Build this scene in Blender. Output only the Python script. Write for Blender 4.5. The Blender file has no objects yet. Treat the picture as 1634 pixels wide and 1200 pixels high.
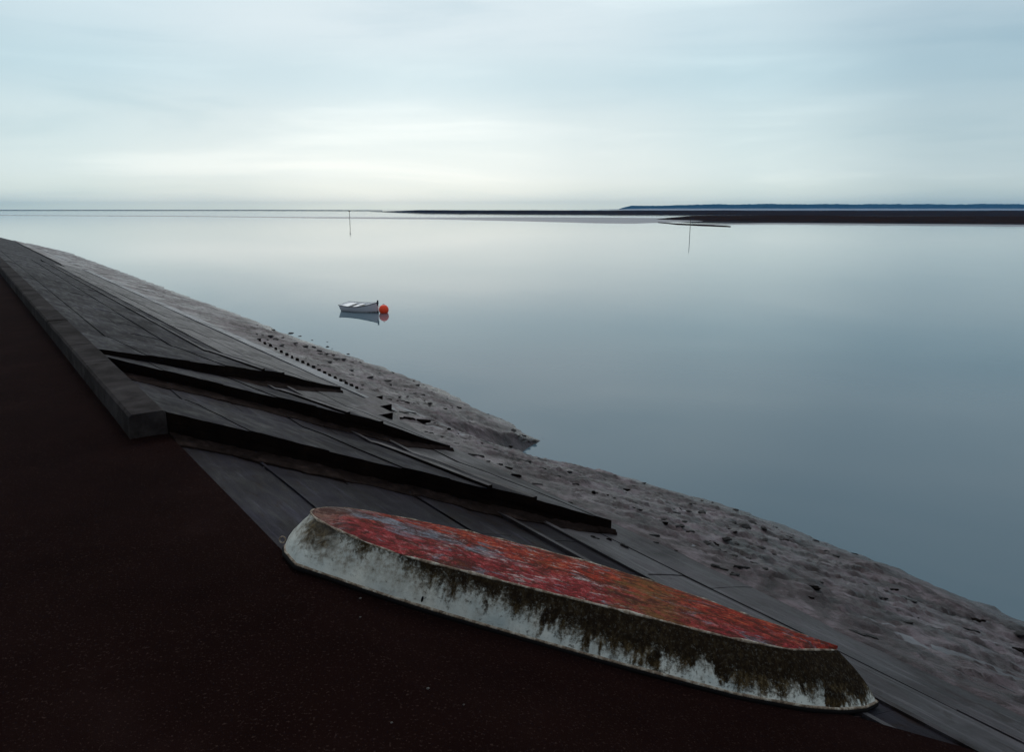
import bpy, bmesh, math, random
from mathutils import Vector, Matrix, noise

random.seed(7)
D = bpy.data
SC = bpy.context.scene
COL = SC.collection
R = math.radians

# ------------------------------------------------------------------ camera
F = 1167.0                                   # focal length in photo pixels (1634 wide)
CAM_Z = 6.5                                  # metres above the water
PITCH = math.atan(267.0 / F)                 # looking slightly down
cam_d = D.cameras.new('camera')
cam_d.sensor_width = 36.0
cam_d.lens = 36.0 * F / 1634.0
cam_d.clip_start = 0.05
cam_d.clip_end = 30000.0
cam = D.objects.new('camera', cam_d)
COL.objects.link(cam)
cam.location = (0, 0, CAM_Z)
cam.rotation_euler = (math.pi / 2 - PITCH, 0, 0)
SC.camera = cam

# ------------------------------------------------------------------ sky, sun, exposure
SUN_EL, SUN_AZ = R(42), R(-14)               # azimuth from +Y (the view direction), + = right
world = D.worlds.new('World')
SC.world = world
world.use_nodes = True
wn, wl = world.node_tree.nodes, world.node_tree.links
wn.clear()
w_out = wn.new('ShaderNodeOutputWorld')
w_bg = wn.new('ShaderNodeBackground')
w_bg.inputs['Strength'].default_value = 0.1
wl.new(w_bg.outputs[0], w_out.inputs[0])
sky = wn.new('ShaderNodeTexSky')
sky.sky_type = 'NISHITA'
sky.sun_disc = False
sky.sun_elevation = SUN_EL
sky.sun_rotation = SUN_AZ
tc = wn.new('ShaderNodeTexCoord')
sep = wn.new('ShaderNodeSeparateXYZ')
wl.new(tc.outputs['Generated'], sep.inputs[0])


def wmath(op, a, b=None, c=None):
    m = wn.new('ShaderNodeMath')
    m.operation = op
    for i, v in enumerate((a, b, c)):
        if v is None:
            continue
        if isinstance(v, (int, float)):
            m.inputs[i].default_value = v
        else:
            wl.new(v, m.inputs[i])
    return m.outputs[0]


def wramp(fac, stops, interp='EASE'):
    r = wn.new('ShaderNodeValToRGB')
    r.color_ramp.interpolation = interp
    el = r.color_ramp.elements
    while len(el) < len(stops):
        el.new(0.5)
    for e, (p, c) in zip(el, stops):
        e.position = p
        e.color = (*c, 1)
    wl.new(fac, r.inputs[0])
    return r.outputs[0]


def wmix(fac, a, b, mode='MIX'):
    m = wn.new('ShaderNodeMix')
    m.data_type = 'RGBA'
    m.blend_type = mode
    for i, v in ((0, fac), (6, a), (7, b)):
        if isinstance(v, (int, float)):
            m.inputs[i].default_value = v
        elif isinstance(v, tuple):
            m.inputs[i].default_value = (*v, 1)
        else:
            wl.new(v, m.inputs[i])
    return m.outputs[2]


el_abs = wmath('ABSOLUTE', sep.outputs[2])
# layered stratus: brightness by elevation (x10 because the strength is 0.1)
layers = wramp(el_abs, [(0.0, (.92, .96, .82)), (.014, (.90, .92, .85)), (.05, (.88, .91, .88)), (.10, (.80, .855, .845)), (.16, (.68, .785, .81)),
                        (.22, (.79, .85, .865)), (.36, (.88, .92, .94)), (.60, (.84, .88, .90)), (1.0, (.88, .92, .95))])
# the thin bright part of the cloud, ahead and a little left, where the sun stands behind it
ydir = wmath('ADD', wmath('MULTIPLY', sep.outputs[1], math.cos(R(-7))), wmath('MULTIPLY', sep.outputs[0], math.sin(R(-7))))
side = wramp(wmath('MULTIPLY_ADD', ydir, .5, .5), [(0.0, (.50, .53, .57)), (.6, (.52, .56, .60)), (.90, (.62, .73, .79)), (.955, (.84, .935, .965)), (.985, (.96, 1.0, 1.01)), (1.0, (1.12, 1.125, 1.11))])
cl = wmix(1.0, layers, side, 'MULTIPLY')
mp = wn.new('ShaderNodeMapping')
mp.inputs['Scale'].default_value = (1.6, 1.6, 13.0)
wl.new(tc.outputs['Generated'], mp.inputs[0])
nz = wn.new('ShaderNodeTexNoise')
nz.inputs['Scale'].default_value = 1.25
nz.inputs['Detail'].default_value = 6
nz.inputs['Roughness'].default_value = .52
nz.inputs['Distortion'].default_value = .5
wl.new(mp.outputs[0], nz.inputs['Vector'])
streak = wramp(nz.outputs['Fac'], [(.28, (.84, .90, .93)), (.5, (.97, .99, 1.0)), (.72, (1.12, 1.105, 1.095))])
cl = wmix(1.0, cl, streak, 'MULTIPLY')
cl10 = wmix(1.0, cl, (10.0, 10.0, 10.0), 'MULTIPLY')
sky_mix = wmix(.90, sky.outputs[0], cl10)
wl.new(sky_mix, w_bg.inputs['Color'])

sun_d = D.lights.new('sun', 'SUN')
sun_d.energy = 0.8
sun_d.angle = R(25)
sun_d.color = (1.0, .95, .9)
sun = D.objects.new('sun', sun_d)
COL.objects.link(sun)
sv = Vector((math.sin(SUN_AZ) * math.cos(SUN_EL), math.cos(SUN_AZ) * math.cos(SUN_EL), math.sin(SUN_EL)))
sun.rotation_euler = sv.to_track_quat('Z', 'Y').to_euler()

SC.view_settings.view_transform = 'Standard'
SC.view_settings.look = 'None'
SC.view_settings.exposure = 0.0
SC.view_settings.gamma = 1.0
SC.view_settings.use_curve_mapping = False

# ------------------------------------------------------------------ the lie of the land
# s runs seaward across the bank, t runs along it; the bank falls from the quay edge (s = 1.76) to the water
NS, TS = Vector((.8, .6, 0)), Vector((-.6, .8, 0))
S0, Z0, SLOPE = 1.76, 3.8, .332


def plane_z(s):
    return Z0 - SLOPE * (s - S0)


def P(s, t, z):
    v = NS * s + TS * t
    return Vector((v.x, v.y, z))


def st(p):
    return p.x * .8 + p.y * .6, -p.x * .6 + p.y * .8


def ray(x, y):
    yu = 600 - y
    c, s_ = math.cos(PITCH), math.sin(PITCH)
    return Vector((x - 817, F * c + yu * s_, yu * c - F * s_))


def on_slope(x, y, h=0.0):
    r = ray(x, y)
    N = Vector((SLOPE * .8, SLOPE * .6, 1)).normalized()
    p0 = Vector((0, 0, Z0 + SLOPE * S0 - CAM_Z)) + N * h
    k = p0.dot(N) / r.dot(N)
    return Vector((0, 0, CAM_Z)) + r * k


def on_level(x, y, z):
    r = ray(x, y)
    return Vector((0, 0, CAM_Z)) + r * ((z - CAM_Z) / r.z)


def z_over(p, y):
    """height at plan point p that shows at photo row y"""
    best, lo, hi = None, -5.0, CAM_Z - .05
    for _ in range(50):
        m = (lo + hi) / 2
        q = Vector((p.x, p.y, m - CAM_Z))
        c, s_ = math.cos(PITCH), math.sin(PITCH)
        dep = q.y * c - q.z * s_
        up = q.y * s_ + q.z * c
        yy = 600 - F * up / dep
        if yy > y:
            lo = m
        else:
            hi = m
    return (lo + hi) / 2


def fbm(x, y, z=0.0, o=4):
    return noise.fractal(Vector((x, y, z)), 1.0, 2.0, o)


def interp(x, xs, ys):
    if x <= xs[0]:
        return ys[0]
    for i in range(1, len(xs)):
        if x <= xs[i]:
            k = (x - xs[i - 1]) / (xs[i] - xs[i - 1])
            return ys[i - 1] + (ys[i] - ys[i - 1]) * k
    return ys[-1]


# ------------------------------------------------------------------ materials
class NT:
    def __init__(self, name):
        self.m = D.materials.new(name)
        self.m.use_nodes = True
        self.n, self.l = self.m.node_tree.nodes, self.m.node_tree.links
        self.b = self.n['Principled BSDF']

    def put(self, sock, v):
        if isinstance(v, (int, float)):
            sock.default_value = v
        elif isinstance(v, tuple):
            sock.default_value = (*v, 1) if len(v) == 3 and sock.type == 'RGBA' else v
        else:
            self.l.new(v, sock)

    def coord(self, kind='Object', scale=(1, 1, 1), rot=(0, 0, 0)):
        t = self.n.new('ShaderNodeTexCoord')
        m = self.n.new('ShaderNodeMapping')
        m.inputs['Scale'].default_value = scale
        m.inputs['Rotation'].default_value = rot
        self.l.new(t.outputs[kind], m.inputs[0])
        if rot != (0, 0, 0) and scale != (1, 1, 1):      # turn first, then stretch
            m.inputs['Scale'].default_value = (1, 1, 1)
            m2 = self.n.new('ShaderNodeMapping')
            m2.inputs['Scale'].default_value = scale
            self.l.new(m.outputs[0], m2.inputs[0])
            return m2.outputs[0]
        return m.outputs[0]

    def noise(self, vec, scale, detail=6, rough=.6, dist=0.0):
        t = self.n.new('ShaderNodeTexNoise')
        t.inputs['Scale'].default_value = scale
        t.inputs['Detail'].default_value = detail
        t.inputs['Roughness'].default_value = rough
        t.inputs['Distortion'].default_value = dist
        self.l.new(vec, t.inputs['Vector'])
        return t.outputs['Fac']

    def math(self, op, a, b=None, c=None, clamp=False):
        m = self.n.new('ShaderNodeMath')
        m.operation = op
        m.use_clamp = clamp
        for i, v in enumerate((a, b, c)):
            if v is not None:
                self.put(m.inputs[i], v)
        return m.outputs[0]

    def ramp(self, fac, stops, interp='LINEAR'):
        r = self.n.new('ShaderNodeValToRGB')
        r.color_ramp.interpolation = interp
        el = r.color_ramp.elements
        while len(el) < len(stops):
            el.new(.5)
        for e, (p, c) in zip(el, stops):
            e.position = p
            e.color = (*c, 1) if isinstance(c, tuple) else (c, c, c, 1)
        self.l.new(fac, r.inputs[0])
        return r.outputs[0]

    def mix(self, fac, a, b, mode='MIX'):
        m = self.n.new('ShaderNodeMix')
        m.data_type = 'RGBA'
        m.blend_type = mode
        self.put(m.inputs[0], fac)
        self.put(m.inputs[6], a)
        self.put(m.inputs[7], b)
        return m.outputs[2]

    def bump(self, h, strength, dist):
        b = self.n.new('ShaderNodeBump')
        b.inputs['Strength'].default_value = strength
        b.inputs['Distance'].default_value = dist
        self.l.new(h, b.inputs['Height'])
        self.l.new(b.outputs[0], self.b.inputs['Normal'])

    def done(self, col, rough, spec=None):
        self.put(self.b.inputs['Base Color'], col)
        self.put(self.b.inputs['Roughness'], rough)
        if spec is not None:
            self.put(self.b.inputs['Specular IOR Level'], spec)
        return self.m


M = {}
BANK_ROT = (0, 0, -math.atan2(.6, .8))       # turns x to s, y to t


def mat_slab(name, c0, c1, r0, r1, spec=.5):
    k = NT(name)
    v = k.coord(rot=BANK_ROT)
    vs = k.coord(rot=BANK_ROT, scale=(2.2, .45, 1))
    a = k.noise(v, 1.1, 8, .62, .4)
    b = k.noise(vs, 2.4, 8, .7, .8)
    f = k.noise(v, 46, 4, .7)
    h = k.math('ADD', k.math('MULTIPLY', a, .5), k.math('MULTIPLY', b, .5))
    col = k.ramp(h, [(.36, c0), (.52, tuple((x + y) / 2 for x, y in zip(c0, c1))), (.66, c1)])
    col = k.mix(k.math('MULTIPLY', f, .5), col, (.012, .010, .010), 'MIX')
    wd = k.noise(k.coord(rot=BANK_ROT, scale=(1.0, .6, 1)), 3.6, 8, .78, 1.0)
    col = k.mix(k.ramp(wd, [(.54, 0.0), (.62, .8)]), col, (.016, .0085, .0055))
    lt = k.noise(k.coord(rot=BANK_ROT, scale=(5.0, .22, 1)), 1.9, 7, .75, .25)
    col = k.mix(k.ramp(lt, [(.54, 0.0), (.66, .45)]), col, tuple(x * 2.1 for x in c1))
    ro = k.ramp(b, [(.35, r0), (.65, r1)])
    hh = k.math('ADD', k.math('MULTIPLY', f, .35), k.math('MULTIPLY', b, 1.0))
    k.bump(hh, .5, .025)
    big = k.noise(v, .42, 5, .6, .8)
    return k.done(k.mix(k.ramp(big, [(.42, 0.0), (.62, .6)]), col, (.010, .008, .008)), ro, k.math('MULTIPLY', k.ramp(big, [(.40, 1.0), (.62, .45)]), spec))


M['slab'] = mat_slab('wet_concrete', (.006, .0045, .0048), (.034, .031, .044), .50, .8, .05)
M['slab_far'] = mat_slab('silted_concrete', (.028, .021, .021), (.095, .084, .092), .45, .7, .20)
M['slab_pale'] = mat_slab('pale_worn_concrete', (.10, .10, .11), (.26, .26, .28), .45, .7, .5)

k = NT('dark_weed')
v = k.coord()
a = k.noise(v, 3.0, 8, .7)
col = k.ramp(a, [(.35, (.004, .0024, .002)), (.6, (.009, .0055, .004)), (.75, (.020, .012, .008))])
k.bump(k.noise(v, 24, 6, .8), .8, .03)
M['weed'] = k.done(col, .95, .03)

k = NT('brown_weed_and_silt')
v = k.coord()
col = k.ramp(k.noise(v, 5.0, 8, .75), [(.35, (.008, .005, .004)), (.55, (.020, .013, .011)), (.7, (.045, .030, .026))])
k.bump(k.noise(v, 24, 6, .8), .6, .02)
M['weed_mat'] = k.done(col, .95, .03)

k = NT('asphalt')
v = k.coord()
a = k.noise(v, .9, 6, .6)
f = k.noise(v, 150, 3, .8)
sp = k.noise(v, 62, 2, .6)
col = k.ramp(a, [(.3, (.0085, .0030, .0026)), (.55, (.0130, .0050, .0042)), (.75, (.022, .0105, .0090))])
col = k.mix(k.ramp(sp, [(.60, 0.0), (.70, .6)]), col, (.070, .042, .035))
col = k.mix(k.math('MULTIPLY', f, .5), col, (.004, .002, .002))
k.bump(f, .7, .012)
M['asphalt'] = k.done(col, .95, .012)

k = NT('mud')
v = k.coord(rot=BANK_ROT)
vs = k.coord(rot=BANK_ROT, scale=(1.6, .5, 1))
a = k.noise(v, 1.5, 8, .65, .6)
b = k.noise(vs, 5.0, 8, .7, 1.0)
c = k.noise(v, 38, 4, .7)
w = k.noise(v, .5, 4, .5)
col = k.ramp(a, [(.38, (.016, .010, .010)), (.5, (.062, .043, .045)), (.62, (.150, .115, .125))])
col = k.mix(k.ramp(b, [(.54, 0.0), (.64, .85)]), col, (.020, .012, .010))
hs = k.noise(k.coord(scale=(.9, 3.4, 1), rot=(0, 0, .15)), 3.4, 8, .72, .8)
col = k.mix(k.ramp(hs, [(.55, 0.0), (.63, .8)]), col, (.022, .014, .012))
gz = k.n.new('ShaderNodeSeparateXYZ')
tg = k.n.new('ShaderNodeTexCoord')
k.l.new(tg.outputs['Object'], gz.inputs[0])
wet = k.ramp(k.math('ADD', gz.outputs[2], k.math('MULTIPLY', k.math('SUBTRACT', a, .5), .5)), [(.05, 1.0), (.40, 0.0)])
col = k.mix(k.math('MULTIPLY', wet, .55), col, (.035, .030, .032))
ro = k.math('SUBTRACT', k.ramp(w, [(.4, .34), (.62, .60)]), k.math('MULTIPLY', wet, .16))
k.bump(k.math('ADD', b, k.math('MULTIPLY', c, .35)), .9, .06)
M['mud'] = k.done(col, ro, .20)

k = NT('far_sand')
v = k.coord(scale=(.02, .1, .1))
a = k.noise(v, 2.0, 6, .6)
M['sand'] = k.done(k.ramp(a, [(.35, (.13, .12, .135)), (.65, (.22, .205, .22))]), .5, .4)

k = NT('marsh')
v = k.coord(scale=(.05, .3, .3))
a = k.noise(v, 2.0, 6, .7)
M['marsh'] = k.done(k.ramp(a, [(.35, (.008, .005, .003)), (.65, (.036, .018, .010))]), .95, .0)

k = NT('far_wood')
v = k.coord(scale=(.01, .01, .01))
M['wood_far'] = k.done(k.ramp(k.noise(v, 3.0, 5, .7), [(.35, (.012, .022, .022)), (.65, (.03, .045, .03))]), .95, .0)

k = NT('water')
v = k.coord(rot=BANK_ROT, scale=(1.0, .45, 1))
a = k.noise(v, 2.6, 5, .55)
w = k.noise(v, .16, 3, .5)
k.bump(k.math('MULTIPLY', a, k.ramp(w, [(.38, .10), (.65, 1.0)])), .34, .012)
k.b.inputs['IOR'].default_value = 1.333
M['water'] = k.done((.088, .138, .168), .035, .5)

k = NT('stone')
v = k.coord()
a = k.noise(v, 6, 6, .7)
k.bump(k.noise(v, 20, 5, .7), .6, .02)
M['stone'] = k.done(k.ramp(a, [(.35, (.008, .007, .007)), (.7, (.028, .022, .020))]), .7, .25)

k = NT('pale_stone')
v = k.coord()
M['pebble'] = k.done(k.ramp(k.noise(v, 30, 4, .6), [(.3, (.05, .045, .04)), (.7, (.16, .145, .13))]), .8, .2)

k = NT('kerb_concrete')
v = k.coord()
a = k.noise(v, 2.2, 8, .65, .3)
f = k.noise(v, 60, 4, .7)
col = k.ramp(a, [(.35, (.020, .016, .016)), (.6, (.045, .038, .037)), (.75, (.065, .058, .055))])
k.bump(f, .5, .012)
M['kerb'] = k.done(k.mix(k.ramp(k.noise(v, .8, 6, .7, .6), [(.42, 0.0), (.6, .8)]), col, (.010, .007, .006)), .9, .04)

# hull, sides: pale paint under moss and dirt that has run down from the chine (object space: x along, z up)
k = NT('weathered_pale_paint')
tcn = k.n.new('ShaderNodeTexCoord')
sx = k.n.new('ShaderNodeSeparateXYZ')
k.l.new(tcn.outputs['Object'], sx.inputs[0])
v = tcn.outputs['Object']
vst = k.coord(scale=(6.0, 6.0, .8))
vst2 = k.coord(scale=(2.1, 2.1, .25))
drip = k.noise(vst, 1.5, 6, .62, .3)
drip2 = k.noise(vst2, 1.6, 5, .6, .2)
blot = k.noise(v, 7, 8, .72, .5)
fine = k.noise(v, 42, 6, .75)
# how far down the side the growth reaches: little by the transom, most of it towards the bow
reach = k.ramp(k.math('DIVIDE', sx.outputs[0], 4.4), [(0.0, .02), (.05, .20), (.12, .02), (.20, .20), (.30, .44), (.42, .58), (.50, .74), (.60, .76), (.75, .80), (1.0, .84)])
depth = k.math('DIVIDE', k.math('SUBTRACT', .352, sx.outputs[2]), .352)
wob = k.math('ADD', k.math('MULTIPLY', k.math('SUBTRACT', drip, .5), 1.25), k.math('MULTIPLY', k.math('SUBTRACT', drip2, .5), 2.6))
wob = k.math('ADD', wob, k.math('MULTIPLY', k.math('SUBTRACT', blot, .5), .9))
tongue = k.ramp(k.noise(k.coord(scale=(3.4, 3.4, .15)), 1.7, 3, .5, .1), [(.54, 0.0), (.60, .34)])
tongue = k.math('MULTIPLY', tongue, k.ramp(k.math('DIVIDE', sx.outputs[0], 4.4), [(.16, 0.0), (.30, 1.0)]))
reach = k.math('SUBTRACT', k.math('ADD', reach, tongue), .06)
m0 = k.math('SUBTRACT', k.math('ADD', reach, k.math('MULTIPLY', wob, .50)), depth)
m0 = k.math('ADD', m0, k.math('MULTIPLY', k.math('SUBTRACT', fine, .5), 1.1))
mask = k.ramp(k.math('ADD', m0, .5), [(.40, 0.0), (.52, .60), (.66, 1.0)])
mask = k.math('MULTIPLY', mask, k.ramp(fine, [(.55, 1.0), (.72, .72)]))
# a moss patch near the transom corner
d1 = k.n.new('ShaderNodeVectorMath')
d1.operation = 'DISTANCE'
k.l.new(v, d1.inputs[0])
d1.inputs[1].default_value = (.12, .20, .27)
patch = k.ramp(k.math('SUBTRACT', k.math('ADD', d1.outputs['Value'], k.math('MULTIPLY', k.math('SUBTRACT', blot, .5), .42)), 0.0), [(.12, .92), (.24, 0.0)])
mask = k.math('MAXIMUM', mask, patch)
paint = k.ramp(k.noise(v, 3.2, 6, .6), [(.3, (.38, .42, .40)), (.5, (.54, .55, .50)), (.7, (.66, .64, .56))])
paint = k.mix(k.ramp(fine, [(.56, 0.0), (.70, .55)]), paint, (.12, .12, .10))
speck = k.noise(v, 22, 5, .75)
haz = k.ramp(k.math('SUBTRACT', k.math('ADD', depth, k.math('MULTIPLY', k.math('SUBTRACT', blot, .5), 1.6)), k.math('MULTIPLY', drip, .8)), [(.0, .75), (.38, .0)])
paint = k.mix(k.math('MULTIPLY', haz, k.ramp(speck, [(.38, .25), (.6, 1.0)])), paint, (.15, .115, .075))
paint = k.mix(k.ramp(speck, [(.60, 0.0), (.68, .85)]), paint, (.05, .045, .035))
grow = k.ramp(k.noise(k.coord(scale=(26, 26, 9)), 1.0, 8, .8), [(.34, (.009, .006, .003)), (.50, (.038, .024, .010)), (.66, (.14, .10, .050))])
grow = k.mix(k.ramp(k.math('SUBTRACT', depth, k.math('MULTIPLY', reach, .62)), [(.0, .75), (.14, .0)]), grow, (.008, .005, .0035))
col = k.mix(mask, paint, grow)
k.bump(k.math('ADD', k.math('MULTIPLY', mask, .8), k.math('MULTIPLY', fine, .6)), .5, .012)
M['hull_side'] = k.done(col, k.math('MULTIPLY_ADD', mask, .35, .55), k.math('MULTIPLY_ADD', mask, -.27, .3))

# hull bottom: flaking red antifoul
k = NT('flaking_red_antifouling')
tcn = k.n.new('ShaderNodeTexCoord')
sx = k.n.new('ShaderNodeSeparateXYZ')
k.l.new(tcn.outputs['Object'], sx.inputs[0])
v = tcn.outputs['Object']
vl = k.coord(scale=(1.0, 2.3, 1.0))
big = k.noise(vl, 1.9, 7, .62, .7)
mid = k.noise(vl, 5.5, 8, .72, .8)
mid2 = k.noise(k.coord(scale=(1.2, 2.6, 1.0), rot=(0, 0, .3)), 4.1, 8, .74, .6)
fine = k.noise(v, 34, 6, .8)
mot = k.noise(k.coord(scale=(1, 1.35, 1)), 17, 8, .8, .7)
mx = k.math('ADD', k.math('MULTIPLY', mid, .45), k.math('MULTIPLY', mot, .55))
red = k.ramp(mx, [(.36, (.028, .008, .006)), (.44, (.12, .010, .007)), (.52, (.36, .030, .014)), (.59, (.52, .13, .055)), (.67, (.66, .38, .24))])
mx2 = k.math('ADD', k.math('MULTIPLY', mid2, .5), k.math('MULTIPLY', mot, .5))
crim = k.ramp(mx2, [(.36, (.045, .008, .010)), (.45, (.15, .016, .018)), (.54, (.36, .036, .040)), (.63, (.52, .27, .26))])
# near half of the bottom is more crimson, far half more orange
near = k.ramp(k.math('ADD', sx.outputs[1], k.math('MULTIPLY', big, .7)), [(.72, 1.0), (1.05, 0.0)])
col = k.mix(near, red, crim)
grey = k.ramp(mid2, [(.35, (.10, .11, .14)), (.65, (.26, .29, .33))])
gpos = k.math('ADD', k.math('MULTIPLY', k.math('ABSOLUTE', k.math('SUBTRACT', sx.outputs[0], .62)), .35), k.math('MULTIPLY', k.math('ABSOLUTE', k.math('SUBTRACT', sx.outputs[1], .60)), 1.25))
gmask = k.ramp(k.math('ADD', gpos, k.math('MULTIPLY', k.math('SUBTRACT', big, .5), 1.8)), [(.14, .95), (.34, 0.0)])
g2 = k.ramp(k.noise(k.coord(scale=(1, 2.0, 1)), 3.4, 8, .75, .9), [(.56, 0.0), (.62, .85)])
g2 = k.math('MULTIPLY', g2, k.ramp(sx.outputs[0], [(1.6, 1.0), (2.4, 0.0)]))
gmask = k.math('MAXIMUM', gmask, g2)
col = k.mix(gmask, col, grey)
# worn pale spots, mostly along the middle
wsp = k.ramp(k.noise(vl, 6.5, 8, .75, .6), [(.555, 0.0), (.60, .95)])
wx = k.ramp(k.math('ABSOLUTE', k.math('SUBTRACT', sx.outputs[0], 1.7)), [(.5, 1.0), (1.4, .1)])
col = k.mix(k.math('MULTIPLY', wsp, wx), col, (.50, .42, .40))
# moss
olive = k.ramp(k.math('ADD', k.math('MULTIPLY', k.math('ABSOLUTE', k.math('SUBTRACT', sx.outputs[0], 2.7)), .75), k.math('MULTIPLY', k.math('SUBTRACT', mid, .5), 1.6)), [(.00, .65), (.30, 0.0)])
col = k.mix(olive, col, (.15, .105, .025))
stern = k.ramp(k.math('ADD', sx.outputs[0], k.math('MULTIPLY', k.math('SUBTRACT', mid, .5), .6)), [(.02, .8), (.28, 0.0)])
col = k.mix(stern, col, (.22, .16, .13))
dirt = k.ramp(fine, [(.38, .75), (.55, 0.0)])
col = k.mix(k.math('MULTIPLY', dirt, .85), col, (.03, .012, .008))
dk = k.ramp(k.noise(k.coord(scale=(1, 1.5, 1)), 4.2, 8, .78, 1.2), [(.49, 0.0), (.56, .85)])
col = k.mix(dk, col, (.050, .014, .009))
br = k.ramp(k.noise(vl, 4.4, 8, .8, .6), [(.55, 0.0), (.66, .45)])
col = k.mix(br, col, (.22, .07, .02))
k.bump(k.math('ADD', mx, k.math('MULTIPLY', fine, .7)), .9, .02)
M['hull_bottom'] = k.done(col, .85, .08)

k = NT('worn_gelcoat_edge')
v = k.coord()
b = k.noise(v, 16, 7, .75)
col = k.ramp(b, [(.36, (.05, .030, .018)), (.50, (.22, .16, .11)), (.64, (.50, .46, .38))])
k.bump(b, .5, .01)
M['edge'] = k.done(col, .7, .3)

k = NT('black_rubber_strip')
M['black'] = k.done((.007, .006, .006), .8, .05)
k = NT('rusty_reddish_rail')
v = k.coord()
M['rail'] = k.done(k.ramp(k.noise(v, 14, 6, .8), [(.5, (.010, .006, .006)), (.62, (.05, .012, .012)), (.76, (.20, .15, .14))]), .7, .3)

k = NT('white_gelcoat')
v = k.coord()
M['white'] = k.done(k.ramp(k.noise(v, 3, 5, .6), [(.3, (.78, .78, .79)), (.7, (.90, .90, .90))]), .4, .5)
k = NT('pale_lilac_grey_gelcoat')
tcn = k.n.new('ShaderNodeTexCoord')
sx = k.n.new('ShaderNodeSeparateXYZ')
k.l.new(tcn.outputs['Object'], sx.inputs[0])
g = k.noise(k.coord(scale=(3, 3, 1)), 3, 6, .7)
wl_ = k.math('ADD', sx.outputs[2], k.math('MULTIPLY', k.math('SUBTRACT', g, .5), .12))
col = k.ramp(wl_, [(.02, (.05, .045, .03)), (.075, (.36, .35, .36)), (.14, (.60, .59, .63))])
M['dinghy_side'] = k.done(col, .5, .4)
k = NT('orange_buoy_plastic')
M['orange'] = k.done((1.0, .075, .02), .5, .3)
k = NT('weedy_buoy_foot')
M['navy'] = k.done((.012, .014, .022), .5, .4)
k = NT('weathered_post')
M['post'] = k.done((.028, .024, .022), .8, .2)
k = NT('rope')
M['rope'] = k.done((.22, .19, .15), .8, .2)
k = NT('bare_timber')
v = k.coord(scale=(1, 8, 8))
M['timber'] = k.done(k.ramp(k.noise(v, 4, 6, .6), [(.3, (.25, .18, .10)), (.7, (.45, .36, .24))]), .6, .3)


# ------------------------------------------------------------------ helpers
def link(name, me, mat=None, parent=None):
    o = D.objects.new(name, me)
    COL.objects.link(o)
    if mat:
        for m in (mat if isinstance(mat, (list, tuple)) else [mat]):
            me.materials.append(M[m])
    if parent is not None:
        o.parent = parent
    return o


def from_bm(name, bm, mat, parent=None, smooth=False):
    me = D.meshes.new(name)
    bm.normal_update()
    bm.to_mesh(me)
    bm.free()
    if smooth:
        for p in me.polygons:
            p.use_smooth = True
    return link(name, me, mat, parent)


def from_py(name, vs, fs, mat, parent=None, smooth=False):
    me = D.meshes.new(name)
    me.from_pydata([tuple(v) for v in vs], [], fs)
    me.update()
    if smooth:
        for p in me.polygons:
            p.use_smooth = True
    return link(name, me, mat, parent)


def tag(o, label=None, cat=None, group=None, kind=None):
    if label:
        o['label'] = label
    if cat:
        o['category'] = cat
    if group:
        o['group'] = group
    if kind:
        o['kind'] = kind
    return o


def empty(name, loc=(0, 0, 0), rot=None):
    o = D.objects.new(name, None)
    COL.objects.link(o)
    o.location = loc
    if rot is not None:
        o.rotation_euler = rot
    return o


def tube(bm, pts, r, n=8, caps=True):
    rings = []
    rs = r if isinstance(r, (list, tuple)) else [r] * len(pts)
    prev = None
    for i, p in enumerate(pts):
        a = pts[max(i - 1, 0)]
        b = pts[min(i + 1, len(pts) - 1)]
        d = (b - a).normalized()
        u = d.orthogonal().normalized() if prev is None else (prev - d * prev.dot(d)).normalized()
        prev = u
        w = d.cross(u)
        rings.append([bm.verts.new(p + (u * math.cos(2 * math.pi * j / n) + w * math.sin(2 * math.pi * j / n)) * rs[i]) for j in range(n)])
    for a, b in zip(rings, rings[1:]):
        for j in range(n):
            bm.faces.new((a[j], a[(j + 1) % n], b[(j + 1) % n], b[j]))
    if caps:
        bm.faces.new(rings[0][::-1])
        bm.faces.new(rings[-1])


def grid_solid(name, rows, thick, mat, parent=None, smooth=False, thick_dir=Vector((0, 0, -1)), flank=None):
    """rows: list of rows of points (top); extruded down by thick (number or function) into a closed slab"""
    nr, nc = len(rows), len(rows[0])
    vs = [p for r in rows for p in r] + [p + thick_dir * thick for r in rows for p in r]
    o = nr * nc
    fs = []
    for i in range(nr - 1):
        for j in range(nc - 1):
            a = i * nc + j
            fs.append((a, a + 1, a + nc + 1, a + nc))
            fs.append((o + a, o + a + nc, o + a + nc + 1, o + a + 1))
    for j in range(nc - 1):
        fs.append((j + 1, j, o + j, o + j + 1))
        a = (nr - 1) * nc + j
        fs.append((a, a + 1, o + a + 1, o + a))
    for i in range(nr - 1):
        a = i * nc
        fs.append((a, a + nc, o + a + nc, o + a))
        a = i * nc + nc - 1
        fs.append((a + nc, a, o + a, o + a + nc))
    bm = bmesh.new()
    bv = [bm.verts.new(v) for v in vs]
    for f in fs:
        bm.faces.new([bv[i] for i in f])
    bmesh.ops.recalc_face_normals(bm, faces=bm.faces)
    if flank:
        bm.normal_update()
        for f in bm.faces:
            if f.normal.dot(TS) < -.6 or abs(f.normal.dot(NS)) > .8:
                f.material_index = 1
        mat = [mat, flank]
    return from_bm(name, bm, mat, parent, smooth)


def steps(a, b, n):
    return [a + (b - a) * i / n for i in range(n + 1)]


# ------------------------------------------------------------------ water and sea bed
from_py('water', [(-14000, -300, 0), (14000, -300, 0), (14000, 14000, 0), (-14000, 14000, 0)], [(0, 1, 2, 3)], 'water')['kind'] = 'structure'
from_py('seabed', [(-14000, -300, -5), (14000, -300, -5), (14000, 14000, -5), (-14000, 14000, -5)], [(0, 1, 2, 3)], 'mud')['kind'] = 'structure'

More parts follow.
